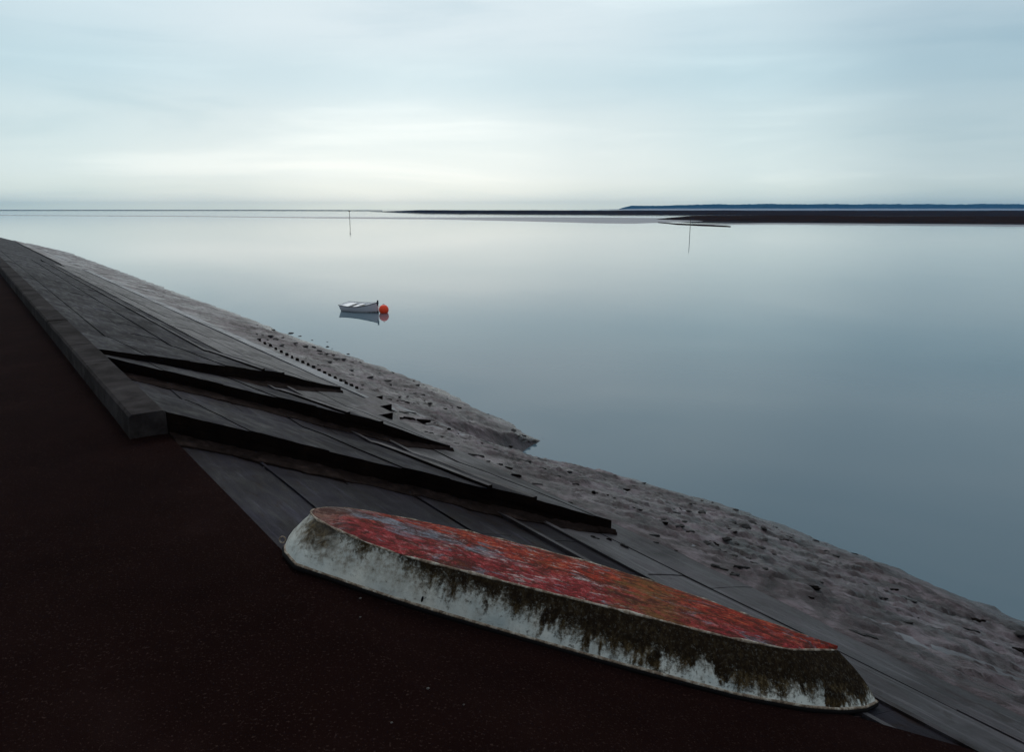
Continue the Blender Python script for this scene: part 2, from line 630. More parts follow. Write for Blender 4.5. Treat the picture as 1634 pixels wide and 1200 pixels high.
# ------------------------------------------------------------------ muddy foreshore
shore_px = [(409, 513), (470, 538), (500, 549), (560, 568), (610, 588), (650, 603), (680, 613), (730, 636), (790, 664), (840, 692), (862, 704),
            (836, 717), (815, 733), (865, 746), (920, 755), (1000, 764), (1060, 779), (1140, 801), (1225, 832)]
shore = sorted([(st(on_level(x, y, 0))[1], st(on_level(x, y, 0))[0]) for x, y in shore_px])
sh_t, sh_s = [a for a, b in shore], [b for a, b in shore]


def MUD_S(t):
    u = min(1, max(0, (t - 12.5) / 5))
    return 7.08 + 1.35 * u * u * (3 - 2 * u) + .07 * fbm(t * .9, 4.4) + .03 * fbm(t * 4, 1.4)



def shore_s(t):
    base = interp(t, sh_t, sh_s)
    return base + .22 * fbm(t * .55, 3.3) + .06 * fbm(t * 2.6, 9.1)


def mud_z(s, t):
    e = shore_s(t)
    zt = plane_z(8.3)
    if s < 8.3:
        z = plane_z(s)
    else:
        z = zt * (1 - (s - 8.3) / (e - 8.3))
    w = min(1, max(0, (s - MUD_S(t)) / .7))
    cover = min(1, max(-1, (s - MUD_S(t)) / .12))
    fade = 1 if s < e - 1.2 else max(.22, (e - s) / 1.2)
    r = .060 * fbm(s * .9, t * .45) + .028 * fbm(s * 2.6, t * 1.1, 2.0)
    # scoured ridges that lie along the bank
    q = fbm(s * 2.2 + .35 * t, t * .30, 5.0)
    r += .05 * max(0, q - .05)
    r2 = fbm(s * 6, t * 2.6, 8.0)
    r += .016 * r2 + .010 * fbm(s * 15, t * 7, 2.0, 3)
    x, y = s * .8 - t * .6, s * .6 + t * .8
    for fx, fy, am, zz in ((.75, 2.3, .034, 1.0), (1.9, 5.2, .024, 6.0), (4.2, 9.5, .014, 3.0)):
        q = fbm(x * fx, y * fy, zz) - .04
        q = min(1, max(0, q / .07))
        r += am * q * q * (3 - 2 * q)
    k9 = 1 if s < 9 else max(.0, 1 - (s - 9))
    return z + .045 * k9 * cover + (r - .02) * w * fade


ts = []
t = -16.0
while t < 130:
    ts.append(t)
    t += .07 if t < 16 else (.12 if t < 40 else .6)
ss = steps(6.7, 14.6, 124) + [15.5, 17.5, 22.0]
vs, fs = [], []
for t in ts:
    for s in ss:
        vs.append(P(s, t, max(mud_z(s, t), -4.0)))
nc = len(ss)
for i in range(len(ts) - 1):
    for j in range(nc - 1):
        a = i * nc + j
        fs.append((a, a + 1, a + nc + 1, a + nc))
o = from_py('foreshore_mud', vs, fs, 'mud', smooth=True)
o['kind'] = 'structure'

# ------------------------------------------------------------------ sloping bank: a bed with courses of concrete slabs
bed = grid_solid('embankment', [[P(s, t, plane_z(s) - .14) for s in (S0 - .2, 5, 8.8)] for t in (-20, 20, 130)], 2.0, 'slab')
bed['kind'] = 'structure'


def s_of_ratio(r):
    return r * (2.7 - SLOPE * S0) / (1 - SLOPE * r)


cuts = [S0] + [s_of_ratio(r) for r in (.87, 1.05, 1.19, 1.27, 1.335, 1.405, 1.505, 1.61, 1.66, 1.73)]
lift = [0, .012, .0, .018, .008, .03, .012, .022, .0, .03, .03]


def course_lift(s):
    for i in range(len(cuts) - 1):
        if s < cuts[i + 1]:
            return lift[i]
    return lift[-1]


for i in range(len(cuts) - 1):
    s0, s1 = cuts[i] + .010, cuts[i + 1] - .010
    t = -14.0 + random.random()
    while t < 62:
        ln = random.choice((2.6, 3.2, 3.8)) if t < 25 else 6.0
        jz = random.uniform(-.006, .006)
        tw = random.uniform(-.006, .006)
        t1 = t + ln
        rows = []
        for tt, e in ((t + .004, -1), ((t + t1) / 2, 0), (t1 - .004, 1)):
            row = []
            for q in range(4):
                s = s0 + (s1 - s0) * q / 3
                edge = -.008 if q in (0, 3) else 0
                row.append(P(s + .012 * fbm(tt * .8, i * 7.0) * (1 if q in (0, 3) else 0), tt,
                             plane_z(s) + lift[i] + jz + tw * e + edge + .012 * fbm(s, tt * .5, 4)))
            rows.append(row)
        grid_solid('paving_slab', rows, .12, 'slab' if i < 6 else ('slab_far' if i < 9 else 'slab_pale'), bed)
        t = t1

# raised ribs that run along the bank
for r_, w_, h_ in ((1.335, .035, .05), (1.405, .045, .055), (.87, .02, .012)):
    s = s_of_ratio(r_)
    rows = [[P(s - w_ + .01 * fbm(t * .6, r_ * 9), t, plane_z(s - w_) + h_), P(s + w_ + .01 * fbm(t * .6, r_ * 9), t, plane_z(s + w_) + h_)] for t in steps(-14, 60, 90)]
    grid_solid('rib', rows, .1, 'slab' if r_ < 1 else 'slab_far', bed)

# ------------------------------------------------------------------ quay / asphalt apron
BO = on_slope(472, 905, .02)                 # near transom corner of the upturned boat
EDGE_T = 5.35


def apron_z(s, lift_=.05):
    w = .10
    if s < S0 - w:
        z = Z0 + .0
    elif s > S0 + w:
        z = plane_z(s)
    else:
        u = (s - (S0 - w)) / (2 * w)
        z = Z0 - SLOPE * w * u * u
    return z + lift_


def edge_t(s):
    return EDGE_T - .986 * (s - S0) + .03 * fbm(s * 1.5, 1.0)


ss_ = steps(-60, -3, 14)[:-1] + steps(-3, S0, 40)
rows = [[P(s, tt, apron_z(s) + .012 * fbm(s * .7, tt * .7)) for s in ss_] for tt in steps(-25, -2, 12)[:-1] + steps(-2, EDGE_T, 50) + steps(EDGE_T, 14, 14)[1:] + [20, 30, 50, 80, 130]]
quay = grid_solid('quay', rows, 3.5, 'asphalt', smooth=False)
quay['kind'] = 'structure'
rows = []
for q in steps(0, 1, 50):
    row = []
    for s in steps(S0, 10.2, 60):
        tt = edge_t(s) + (-14 - edge_t(s)) * (q ** 1.8)
        row.append(P(s, tt, apron_z(s) + .012 * fbm(s * .7, tt * .7)))
    rows.append(row)
slip = grid_solid('slipway', rows, .7, 'asphalt')
slip['kind'] = 'structure'

# low sea wall along the quay edge further along (outside the left of the photograph's own frame)
sw = empty('sea_wall', P(S0 - .2, 9.2, Z0))
tag(sw, 'low dark concrete sea wall of end to end blocks along the quay edge', 'sea wall')
t = 9.3
while t < 90:
    ln = 1.9 + random.uniform(-.1, .1)
    bm = bmesh.new()
    z1 = Z0 + .33 + random.uniform(-.008, .008)
    pr = [(S0 - .42, Z0 - .05), (S0 - .40, z1 - .03), (S0 - .37, z1), (S0 - .03, z1), (S0 + .0, z1 - .03), (S0 + .02, Z0 - .8)]
    a = [bm.verts.new(P(s, t + .012, z)) for s, z in pr]
    b = [bm.verts.new(P(s, t + ln - .012, z)) for s, z in pr]
    for q in range(len(pr)):
        bm.faces.new((a[q], a[(q + 1) % 6], b[(q + 1) % 6], b[q]))
    bm.faces.new(a[::-1])
    bm.faces.new(b)
    bmesh.ops.recalc_face_normals(bm, faces=bm.faces)
    o = from_bm('wall_block', bm, 'kerb')
    o.parent = sw
    o.matrix_parent_inverse = Matrix.Translation(-sw.location)
    t += ln


# ------------------------------------------------------------------ raised ramps with dark walls
def ramp(label, lip, base, length, bot=0.0):
    """lip / base: rows (x -> y) of the wall's top and foot where the photograph shows them"""
    bx, by = zip(*base)
    lx, ly = zip(*lip)
    pts = []
    for x in [bx[0] + (bx[-1] - bx[0]) * q / 14 for q in range(15)]:
        p = on_slope(x, interp(x, bx, by))
        zt = z_over(p, interp(x, lx, ly))
        s, t = st(p)
        pts.append((s, t, max(.03, zt - plane_z(s))))
    # straighten the plan of the wall a little
    n_ = len(pts)
    sa = [p[0] for p in pts]
    ma, mt = sum(sa) / n_, sum(p[1] for p in pts) / n_
    sl = sum((p[0] - ma) * (p[1] - mt) for p in pts) / sum((p[0] - ma) ** 2 for p in pts)
    hs = [p[2] for p in pts]
    root = empty('concrete_ramp', P(sa[0], pts[0][1], plane_z(sa[0])))
    tag(root, label, 'ramp', 'raised concrete ramps on the bank')
    inv = Matrix.Translation(-root.location)

    def wt(s):
        straight = mt + sl * (s - ma)
        if s <= sa[0]:
            own = pts[0][1] + sl * (s - sa[0])
        else:
            own = interp(s, sa, [p[1] for p in pts])
        return .5 * own + .5 * straight

    hsm = [(hs[max(i - 1, 0)] + hs[i] * 2 + hs[min(i + 1, n_ - 1)]) / 4 for i in range(n_)]

    def wh(s):
        return interp(s, sa, hsm)

    s_l, s_r = S0 + .01, sa[-1]

    def top(s, v):
        return plane_z(s) + .02 + course_lift(s) + (wh(s) - .02) * (1 - v) ** 1.15 - .10 * v ** 6 + .010 * fbm(s, v * 5, 1.0) + .006 * fbm(s * 5, v * 9, 7.0)
    bounds = [s_l] + [c for c in cuts[1:] if s_l + .1 < c < s_r - .1] + [s_r]
    for a, b in zip(bounds, bounds[1:]):
        rows = []
        for v in [0, .01, .05, .12, .22, .34, .48, .64, .8, .92, 1]:
            rows.append([P(s, wt(s) + length * v, top(s, v)) for s in steps(a + .003, b - .003, 14)])
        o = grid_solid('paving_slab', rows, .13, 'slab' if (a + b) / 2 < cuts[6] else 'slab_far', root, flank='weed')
        o.matrix_parent_inverse = inv
    # the wall below the lip, weed covered
    rows = []
    for q, dz in ((0, -.02), (.35, 0), (.7, 0), (1, 0)):
        row = []
        for s in steps(s_l, s_r - .004, 60):
            zt = top(s, .005) - .035
            zb = plane_z(s) - .12
            bulge = .03 * fbm(s * 3, q * 2) + .05 * q
            row.append(P(s, wt(s) + .03 - bulge * (1 if q > 0 else 0), zt + (zb - zt) * q))
        rows.append(row)
    o = grid_solid('wall_face', rows, .22, 'weed', root, thick_dir=TS)
    o.matrix_parent_inverse = inv
    # weed that has spread over the ground along the foot of the wall
    rows = []
    for q in (0, .15, .35, .6, .8, 1):
        row = []
        for s in steps(s_l, s_r + .04, 160):
            w_ = (.34 + .16 * fbm(s * 1.2, 3.0 + mt) + .05 * fbm(s * 7, mt)) * min(1, (s_r + .06 - s) / 1.4 + .06)
            row.append(P(s, wt(s) - .02 - max(.04, w_) * q, plane_z(s) + course_lift(s) + .055 * (1 - q) ** .7 + .012 + .018 * fbm(s * 9, q * 4) * (1 - q)))
        rows.append(row)
    o = grid_solid('weed_growth', rows, .06, 'weed_mat', root)
    o.matrix_parent_inverse = inv
    o['kind'] = 'stuff'
    # ribs run on over the ramp
    for r_, w_, h_ in ((1.335, .03, .03), (1.405, .035, .035)):
        s = s_of_ratio(r_)
        if s_l < s < s_r:
            rows = [[P(s - w_, wt(s) + length * v, top(s, v) + h_), P(s + w_, wt(s) + length * v, top(s, v) + h_)] for v in (.004, .1, .25, .4, .6, .8, .95)]
            o = grid_solid('rib', rows, .06, 'slab_far', root, flank='weed')
            o.matrix_parent_inverse = inv
    return root


ramp('raised concrete ramp with the longest dark wall, next behind the overturned boat',
     [(409, 689.6), (455, 701.5), (492, 711.6), (556, 726), (611, 741), (666, 753), (700, 761), (740, 773), (810, 790), (880, 807), (938, 819), (962, 828)],
     [(409, 729), (492, 744), (547, 757), (620, 775), (700, 796), (740, 806), (820, 826), (880, 838), (930, 842), (962, 846)], 3.9)
ramp('middle raised concrete ramp whose dark wall runs out beside the mud',
     [(409, 624), (451, 635), (503, 649), (554, 664), (605, 676), (640, 687), (680, 700), (704, 707)],
     [(409, 646), (451, 658), (492, 672), (528, 683), (565, 694), (602, 701), (639, 709), (675, 713), (704, 714)], 4.2)
ramp('farthest and shortest raised concrete ramp, beside the row of small dark stumps',
     [(409, 590.7), (451, 597), (503, 611), (530, 617), (543, 618)],
     [(409, 612), (451, 617), (503, 624), (530, 626), (543, 627)], 5.5)

# step blocks with level tops, by the mud
for lab, (x, ytop, ybot), wid in (('small concrete step block nearest the mud stones, uppermost of three', (610, 631.5, 640), .9),
                                  ('middle concrete step block of three at the foot of the ramps', (624.5, 645, 657), .9),
                                  ('lowest and largest concrete step block beside the middle ramp', (626, 658.5, 671), .9)):
    p = on_slope(x, ybot)
    zt = z_over(p, ytop)
    s, t = st(p)
    h = zt - plane_z(s)
    ln = h / SLOPE * 1.05
    bm = bmesh.new()
    pr = [(s, plane_z(s) - .1), (s, zt - .02), (s - .02, zt), (s - ln, zt), (s - ln, plane_z(s - ln) - .15)]
    a = [bm.verts.new(P(u + .02 * w, t, z)) for w, (u, z) in enumerate(pr)]
    b = [bm.verts.new(P(u + .05, t + wid, z)) for u, z in pr]
    f0 = bm.faces.new(a[::-1])
    for q in range(5):
        bm.faces.new((a[q], a[(q + 1) % 5], b[(q + 1) % 5], b[q]))
    bm.faces.new(b)
    bmesh.ops.recalc_face_normals(bm, faces=bm.faces)
    for v in bm.verts:
        v.co -= p
    o = from_bm('step_block', bm, ['slab_far', 'weed'])
    for poly in o.data.polygons:
        if poly.normal.dot(TS) < -.7:
            poly.material_index = 1
    o.location = p
    tag(o, lab, 'step', 'step blocks by the mud')


# ------------------------------------------------------------------ stones on the foreshore
def rock_mesh(seed, name):
    bm = bmesh.new()
    bmesh.ops.create_icosphere(bm, subdivisions=2, radius=1)
    for v in bm.verts:
        n_ = 1 + .38 * noise.noise(v.co * 1.1 + Vector((seed * 3.1, 0, 0))) + .16 * noise.noise(v.co * 2.7 + Vector((0, seed, 0)))
        v.co = v.co * n_
        v.co.z = max(v.co.z, -.45)
    me = D.meshes.new(name)
    bm.to_mesh(me)
    bm.free()
    me.materials.append(M['stone'])
    return me


rocks = [rock_mesh(i * 7.7 + 1, 'stone') for i in range(7)]


def ground_at(x, y):
    """where a photo pixel meets the bank or the mud"""
    r = ray(x, y)
    lo, hi = 0.0, 1.0
    cp = Vector((0, 0, CAM_Z))
    prev = 0
    for q in range(1, 2600):
        kk = q * .0006 * (1 + q * .0015)
        p = cp + r * kk * .02 * 10
        s, t = st(p)
        g = mud_z(s, t) if s > MUD_S(t) + .1 else plane_z(s) + .02
        if p.z < max(g, 0):
            return Vector((p.x, p.y, max(g, -.02)))
    return None


def ledge_mesh(seed):
    rnd = random.Random(seed)
    bm = bmesh.new()
    for k_ in range(rnd.choice((2, 3, 4))):
        r_ = bmesh.ops.create_icosphere(bm, subdivisions=2, radius=1)['verts']
        w = rnd.uniform(.25, .65)
        off = Vector((rnd.uniform(-.75, .75), rnd.uniform(-.7, .7), rnd.uniform(-.3, .1)))
        for v in r_:
            c = v.co.copy()
            n_ = 1 + .6 * noise.noise(c * 1.4 + Vector((seed * 3.1 + k_ * 5, 0, 0))) + .35 * noise.noise(c * 3.3 + Vector((0, seed, k_)))
            c = c * n_
            c.z = min(c.z, .4)
            v.co = Vector((c.x * w, c.y * w * .9, c.z * (.5 + w * .6))) + off
    me = D.meshes.new('ledge_stone')
    bm.to_mesh(me)
    bm.free()
    me.materials.append(M['stone' if rnd.random() < .35 else 'weed'])
    return me


ledges = [ledge_mesh(i * 4.3 + 2) for i in range(16)]

def put_stone(p, w, hgt, rz, sea, label, seed):
    o = D.objects.new('stone', rocks[seed % 7])
    COL.objects.link(o)
    o.location = p + Vector((0, 0, hgt * .30))
    o.rotation_euler = (random.uniform(-.15, .15), random.uniform(-.15, .15), rz)
    o.scale = (w, w * sea, hgt)
    tag(o, label, 'stone', 'dark stones on the muddy foreshore')


GENERIC = 'small dark weedy stone half sunk in the grey foreshore mud'
GENERIC_NEAR = 'wide dark weedy stone on the nearer mud above the overturned boat'
GENERIC_TINY = 'little dark stone on the nearer mud above the overturned boat'
Z4 = lambda a, b: (400 + a / 5.836, 500 + b / 5.836)
Z6 = lambda a, b: (640 + a / 5.0, 600 + b / 5.0)
Z7 = lambda a, b: (880 + a / 4.285, 720 + b / 4.285)
# (pixel, width in pixels, height / width)
spec = []
for a, b, w in [(215, 155, 40), (375, 180, 50), (460, 210, 36), (190, 225, 50), (235, 240, 60), (110, 200, 30), (80, 240, 40), (420, 290, 50), (510, 305, 60),
                (570, 250, 24), (715, 268, 26), (715, 315, 40), (760, 330, 24), (640, 350, 50), (655, 378, 50), (705, 380, 50), (765, 390, 44),
                (805, 425, 60), (735, 450, 58), (870, 440, 44), (940, 455, 40), (1020, 455, 30), (910, 380, 36), (630, 480, 26), (940, 530, 44),
                (290, 300, 50), (1275, 630, 76), (1115, 595, 60), (1320, 555, 38),
                (870, 630, 46), (1040, 665, 40), (930, 680, 30), (1300, 668, 40), (1520, 635, 24), (1555, 678, 40), (1535, 750, 40), (1460, 780, 26), (1610, 770, 34),
                (1390, 790, 30), (1370, 815, 34), (150, 250, 40), (590, 315, 44), (1205, 570, 20), (720, 840, 34), (60, 115, 20), (60, 205, 26), (300, 228, 34)]:
    spec.append((*Z4(a, b), w / 5.836, .42))
for a, b, w in [(130, 80, 34), (100, 42, 18), (180, 75, 18), (115, 148, 34), (178, 160, 26), (230, 233, 46), (243, 126, 18), (55, 172, 22), (185, 198, 20), (405, 262, 16),
                (370, 192, 14), (508, 238, 16), (465, 380, 14), (895, 435, 60), (940, 496, 34), (1020, 522, 30), (1060, 532, 50), (1130, 512, 24), (1010, 685, 66),
                (1345, 768, 48), (30, 118, 24)]:
    spec.append((*Z6(a, b), w / 5.0, .42))
for a, b, w in [(435, 185, 22), (630, 220, 34), (1030, 340, 20), (940, 430, 36), (1030, 420, 54), (910, 500, 36), (1060, 630, 60), (1310, 510, 100), (1240, 490, 50),
                (1270, 645, 34), (1250, 715, 44), (1460, 605, 40), (1460, 810, 50), (1100, 360, 20), (1260, 405, 40), (1250, 875, 60), (1200, 600, 60), (1430, 670, 60),
                (430, 325, 22), (570, 358, 40), (1370, 490, 60), (1340, 525, 60), (950, 370, 24), (1450, 545, 40), (770, 490, 40), (880, 545, 60), (960, 580, 40)]:
    spec.append((*Z7(a, b), w / 4.285, .40))
NAMED = {Z4(805, 425): 'larger right hand one of two dark rocks touching below the dinghy', Z4(735, 450): 'rounder left hand one of two dark rocks close together below the dinghy',
         Z4(1275, 630): 'broad dark rock on the mud straight below the orange buoy', Z4(1115, 595): 'upright dark rock just left of the broad rock below the buoy',
         Z4(1320, 555): 'small peaked dark rock right at the water edge below the buoy', Z4(235, 240): 'largest dark rock of the cluster at the left end of the mud',
         Z6(230, 233): 'lone round black stone on bare mud up from the small headland', Z6(895, 435): 'dark flat stone on the tip of the small mud headland',
         Z6(1060, 532): 'widest of three stones in the shallows off the mud headland', Z6(1020, 522): 'stone nearest the shore of three in the shallows off the headland',
         Z6(1130, 512): 'smallest and outermost of three stones in the shallows off the headland', Z6(1345, 768): 'dark humped stone by the water just right of the little bay',
         Z6(1010, 685): 'dark stone at the head of the little bay', Z7(1310, 510): 'widest flat dark rock near the water on the right',
         Z7(630, 220): 'small flat stone alone in the shallows right of the little bay'}
for i, (x, y, w, hr) in enumerate(spec):
    p = ground_at(x, y + w * .12)
    if p is None:
        continue
    dist = (p - Vector((0, 0, CAM_Z))).length
    wm = w / F * dist * .5 * 1.0
    put_stone(p, wm, wm * hr * random.uniform(.8, 1.15), random.uniform(-.6, .6), random.uniform(.65, 1.0),
              NAMED.get((x, y)) or (('dark weedy stone along the far water edge' if p.z < .35 else 'dark weedy stone midway up the far mud below the dinghy') if dist > 24 else (GENERIC_NEAR if wm > .09 else GENERIC_TINY)), i)
# beyond the photograph's own frame to the right, a few more
for i in range(46):
    t = random.uniform(-9, 3.2)
    s = random.uniform(9.0, 12.9)
    p = P(s, t, mud_z(s, t))
    wm = random.uniform(.04, .17)
    put_stone(p, wm, wm * .4, random.uniform(-.6, .6), random.uniform(.6, 1.0), GENERIC, i)

for i in range(110):
    t = random.uniform(-2, 19) if i % 3 else random.uniform(1, 9)
    e = shore_s(t)
    s = random.uniform(MUD_S(t) + .25, e - .1)
    p = P(s, t, mud_z(s, t))
    o = D.objects.new('ledge_stone', ledges[random.randrange(len(ledges))])
    COL.objects.link(o)
    o.location = p
    ln = random.uniform(.05, .16) * (1.25 if t > 9 else 1)
    o.rotation_euler = (random.uniform(-.25, -.12), random.uniform(.05, .2), random.uniform(-.4, .3))
    o.scale = (ln, ln * random.uniform(.4, .7), ln * random.uniform(.25, .4))
    tag(o, 'scrap of dark weedy stone on the ' + ('far' if t > 9 else 'near') + ' mud, ' + ('by the water' if e - s < 1.5 else 'midway up' if s > MUD_S(t) + 1.8 else 'by the slabs'), 'stone', 'scraps of weedy stone on the mud')

# row of evenly spaced stumps along the top of the mud
ORD = ['', 'second', 'third', 'fourth', 'fifth', 'sixth', 'seventh', 'eighth', 'ninth', 'tenth', 'eleventh', 'twelfth', 'thirteenth', 'fourteenth', 'fifteenth',
       'sixteenth', 'seventeenth', 'eighteenth', 'nineteenth', 'twentieth']
for q in range(20):
    a = 85 + (1040 - 85) * q / 19
    b = 262 + (735 - 262) * (q / 19) ** .97
    x, y = Z4(a, b)
    p = ground_at(x, y)
    bm = bmesh.new()
    bmesh.ops.create_cone(bm, cap_ends=True, segments=8, radius1=.065, radius2=.045, depth=.16)
    for v in bm.verts:
        v.co += Vector((noise.noise(v.co * 9 + Vector((q, 0, 0))), noise.noise(v.co * 9 + Vector((0, q, 0))), noise.noise(v.co * 9))) * .03
    o = from_bm('stump', bm, 'weed')
    o.location = p
    o.rotation_euler = (random.uniform(-.12, .12), random.uniform(-.12, .12), random.random())
    tag(o, ('farthest' if q == 0 else 'nearest' if q == 19 else ORD[19 - q] + ' from the near end') + ' in the row of small dark stumps', 'stump', 'row of stumps along the foreshore')


# broken slab ledges along two lines: flat stones that stand a little proud with a dark undercut side
def ledge(x, y, wpx, label, tilt=0.0):
    p = ground_at(x, y)
    if p is None:
        return
    dist = (p - Vector((0, 0, CAM_Z))).length
    ln = wpx / F * dist * .5
    o = D.objects.new('ledge_stone', ledges[random.randrange(len(ledges))])
    COL.objects.link(o)
    o.location = p + Vector((0, 0, .0))
    o.rotation_euler = (random.uniform(-.25, -.12), random.uniform(.08, .22), random.uniform(-.30, .12))
    o.scale = (ln * random.uniform(.9, 1.15), max(.05, ln * random.uniform(.28, .45)), min(.09, .035 + ln * .16))
    tag(o, label, 'stone', 'broken ledge stones in the mud')


LG = 'long low dark weedy ledge in the mud'
for a, b, w in [(385, 425, 40), (465, 465, 50), (560, 505, 50), (655, 545, 60), (770, 600, 60), (880, 650, 60), (1130, 750, 70), (1250, 805, 80), (1400, 870, 70), (1550, 945, 50),
                (590, 640, 130), (700, 685, 80), (770, 708, 70), (860, 750, 120), (960, 818, 130), (1090, 870, 120), (1390, 1030, 90),
                (240, 460, 120), (330, 495, 80), (275, 383, 40), (80, 300, 150), (60, 355, 160)]:
    ledge(*Z6(a, b), w / 5.0, LG + (' near the end of the middle ramp' if a < 650 else ' around the little bay'))
for a, b, w in [(300, 295, 40), (410, 350, 90), (580, 418, 90), (760, 498, 80), (880, 548, 80), (955, 580, 60), (690, 585, 90), (720, 638, 80), (880, 700, 90), (1150, 810, 90),
                (1250, 875, 80), (1080, 630, 60), (1240, 715, 60), (1300, 825, 110), (300, 600, 70), (410, 610, 60), (500, 655, 50)]:
    ledge(*Z7(a, b), w / 4.285, LG + ' above the overturned boat')
for a, b, w in [(960, 585, 100), (1430, 935, 200), (1520, 1000, 260), (830, 910, 80)]:
    ledge(*Z4(a, b), w / 5.836, LG + ' beside the step blocks')

# ------------------------------------------------------------------ the upturned boat
Nv = Vector((SLOPE * .8, SLOPE * .6, 1)).normalized()
gn = [(472, 905), (527, 923), (566, 938), (613.6, 954), (665, 971), (700, 981), (755, 997), (810, 1012.5), (876, 1032), (940, 1050), (996, 1066), (1070, 1086), (1173, 1112), (1225, 1124)]
cnp = [(509, 826), (540, 840.6), (588, 863.5), (641, 883), (700, 897), (755, 910), (810, 924.5), (865, 939), (920, 952), (980, 967), (1056, 986), (1115, 1001), (1161, 1013), (1196, 1020), (1225, 1025)]
cfp = [(505, 808), (531, 804), (558, 807.5), (595, 813), (650, 824), (700, 834.7), (773, 849), (846, 868.6), (920, 888.8), (980, 904), (1030, 920), (1080, 937), (1138, 957), (1185, 975), (1225, 993)]
HB = .352
LIFT = .06
G0 = on_slope(472, 905, LIFT)
G1 = on_slope(1225, 1124, LIFT)
Av = (G1 - G0).normalized()
Bv = Nv.cross(Av)


def loc(x, y, h):
    q = on_slope(x, y, h) - G0
    return q.dot(Av), q.dot(Bv)


def smooth(c, n_=3):
    c = [list(p) for p in c]
    for _ in range(n_):
        for i in range(1, len(c) - 1):
            c[i][1] = (c[i - 1][1] + 2 * c[i][1] + c[i + 1][1]) / 4
    return c


gl = smooth([loc(x, y, LIFT) for x, y in gn], 2)
cnl = smooth([loc(x, y, LIFT + HB) for x, y in cnp], 1)
cfl = smooth([loc(x, y, LIFT + HB) for x, y in cfp], 2)
BOW_C = (4.22, .66)                          # chine meets the stem
BOW_G = (4.62, .66)
gl = gl[:-1] + [[3.55, .02], [3.9, .12], [4.2, .27], [4.45, .46], list(BOW_G)]
cnl = cnl[:-1] + [[3.75, cnl[-1][1] + .05], [4.0, .50], list(BOW_C)]
cfl = cfl[:-1] + [[3.80, .90], [4.05, .79], list(BOW_C)]


def resample(c, n_):
    ls = [0]
    for a, b in zip(c, c[1:]):
        ls.append(ls[-1] + math.hypot(b[0] - a[0], b[1] - a[1]))
    out = []
    for i in range(n_ + 1):
        u = ls[-1] * i / n_
        out.append((interp(u, ls, [p[0] for p in c]), interp(u, ls, [p[1] for p in c])))
    return out


NB = 56
gnear = resample(gl, NB)
gfar = [(a, 2 * .66 - b + .06) for a, b in gnear]
gfar[-1] = gnear[-1]
# transom seen in plan: bowed aft
gt = [(0, 0), (-.075, .085), (-.17, .20), (-.225, .325), (-.255, .50), (-.265, .69), (-.255, .88), (-.225, 1.04), (-.17, 1.18), (-.075, 1.29), gfar[0]]
cnear = resample(cnl, NB)
cfar = resample(cfl, NB)
c0, c1 = cnear[0], cfar[0]
ct = []
for i in range(11):
    u = i / 10
    a = c0[0] + (c1[0] - c0[0]) * u - .05 * math.sin(math.pi * u)
    b = c0[1] + (c1[1] - c0[1]) * u
    ct.append((a, b))


def ring(near_, far_, tr):
    return list(near_) + list(far_[::-1][1:]) + [p for p in tr[::-1][1:-1]]


rg, rc = ring(gnear, gfar, gt), ring(cnear, cfar, ct)
NR = len(rg)
assert len(rc) == NR
boat = empty('overturned_boat', G0 - Nv * .02)
boat.rotation_mode = 'QUATERNION'
boat.rotation_quaternion = Matrix((Av, Bv, Nv)).transposed().to_quaternion()
tag(boat, 'overturned dinghy with flaking red bottom and mossy pale sides lying on the dark slipway', 'boat')


def dent(a, b, z):
    return .011 * fbm(a * 2.0, b * 2.0, z * 3)


def loft(rings, closed=True):
    bm = bmesh.new()
    vv = [[bm.verts.new(p) for p in r_] for r_ in rings]
    for A_, B_ in zip(vv, vv[1:]):
        n_ = len(A_)
        for q in range(n_ if closed else n_ - 1):
            bm.faces.new((A_[q], A_[(q + 1) % n_], B_[(q + 1) % n_], B_[q]))
    return bm


# side shell: outer then inner skin
side_r = []
for u in (0, .12, .3, .5, .7, .88, .96, 1.0):
    rr = []
    for (ga, gb), (ca, cb) in zip(rg, rc):
        bul = .045 * math.sin(math.pi * u) ** .9
        a, b = ga + (ca - ga) * u, gb + (cb - gb) * u
        # push outward from centre line for a rounded side
        dx, dy = ga - ca, gb - cb
        l = math.hypot(dx, dy) or 1
        a, b = a + dx / l * bul, b + dy / l * bul
        z = .03 + (HB - .03) * u
        dd = dent(a, b, z)
        rr.append(Vector((a + dx / l * dd, b + dy / l * dd, z)))
    side_r.append(rr)
inner = [[Vector((p.x * .985 + .03, p.y * .975 + .016, max(p.z - .012, .03))) for p in r_] for r_ in (side_r[-1], side_r[3], side_r[0])]
bm = loft(side_r + inner)
bmesh.ops.recalc_face_normals(bm, faces=bm.faces)
side = from_bm('hull_side', bm, 'hull_side', boat, True)
side['label'] = 'pale grey painted hull side with brown moss running down from the chine'

# bottom: inset ring then across, with a shallow V and crown
edge_in = []
for q, (ca, cb) in enumerate(rc):
    pa, pb = rc[q - 1], rc[(q + 1) % NR]
    tx, ty = pb[0] - pa[0], pb[1] - pa[1]
    l = math.hypot(tx, ty) or 1
    nx, ny = -ty / l, tx / l
    w = .022
    edge_in.append((ca + nx * w, cb + ny * w))
bm = bmesh.new()
cols = []
NW = 14
for i in range(NB + 1):
    n_, f_ = cnear[i], cfar[i]
    col_ = []
    for j in range(NW + 1):
        u = j / NW
        a, b = n_[0] + (f_[0] - n_[0]) * u, n_[1] + (f_[1] - n_[1]) * u
        crown = .030 * (1 - (2 * u - 1) ** 2) * min(1, i / 4)
        z = HB + .002 + crown + .005 * fbm(a * 3, b * 3, 2.0) * (1 if 0 < j < NW else 0)
        col_.append(bm.verts.new(Vector((a, b, z))))
    cols.append(col_)
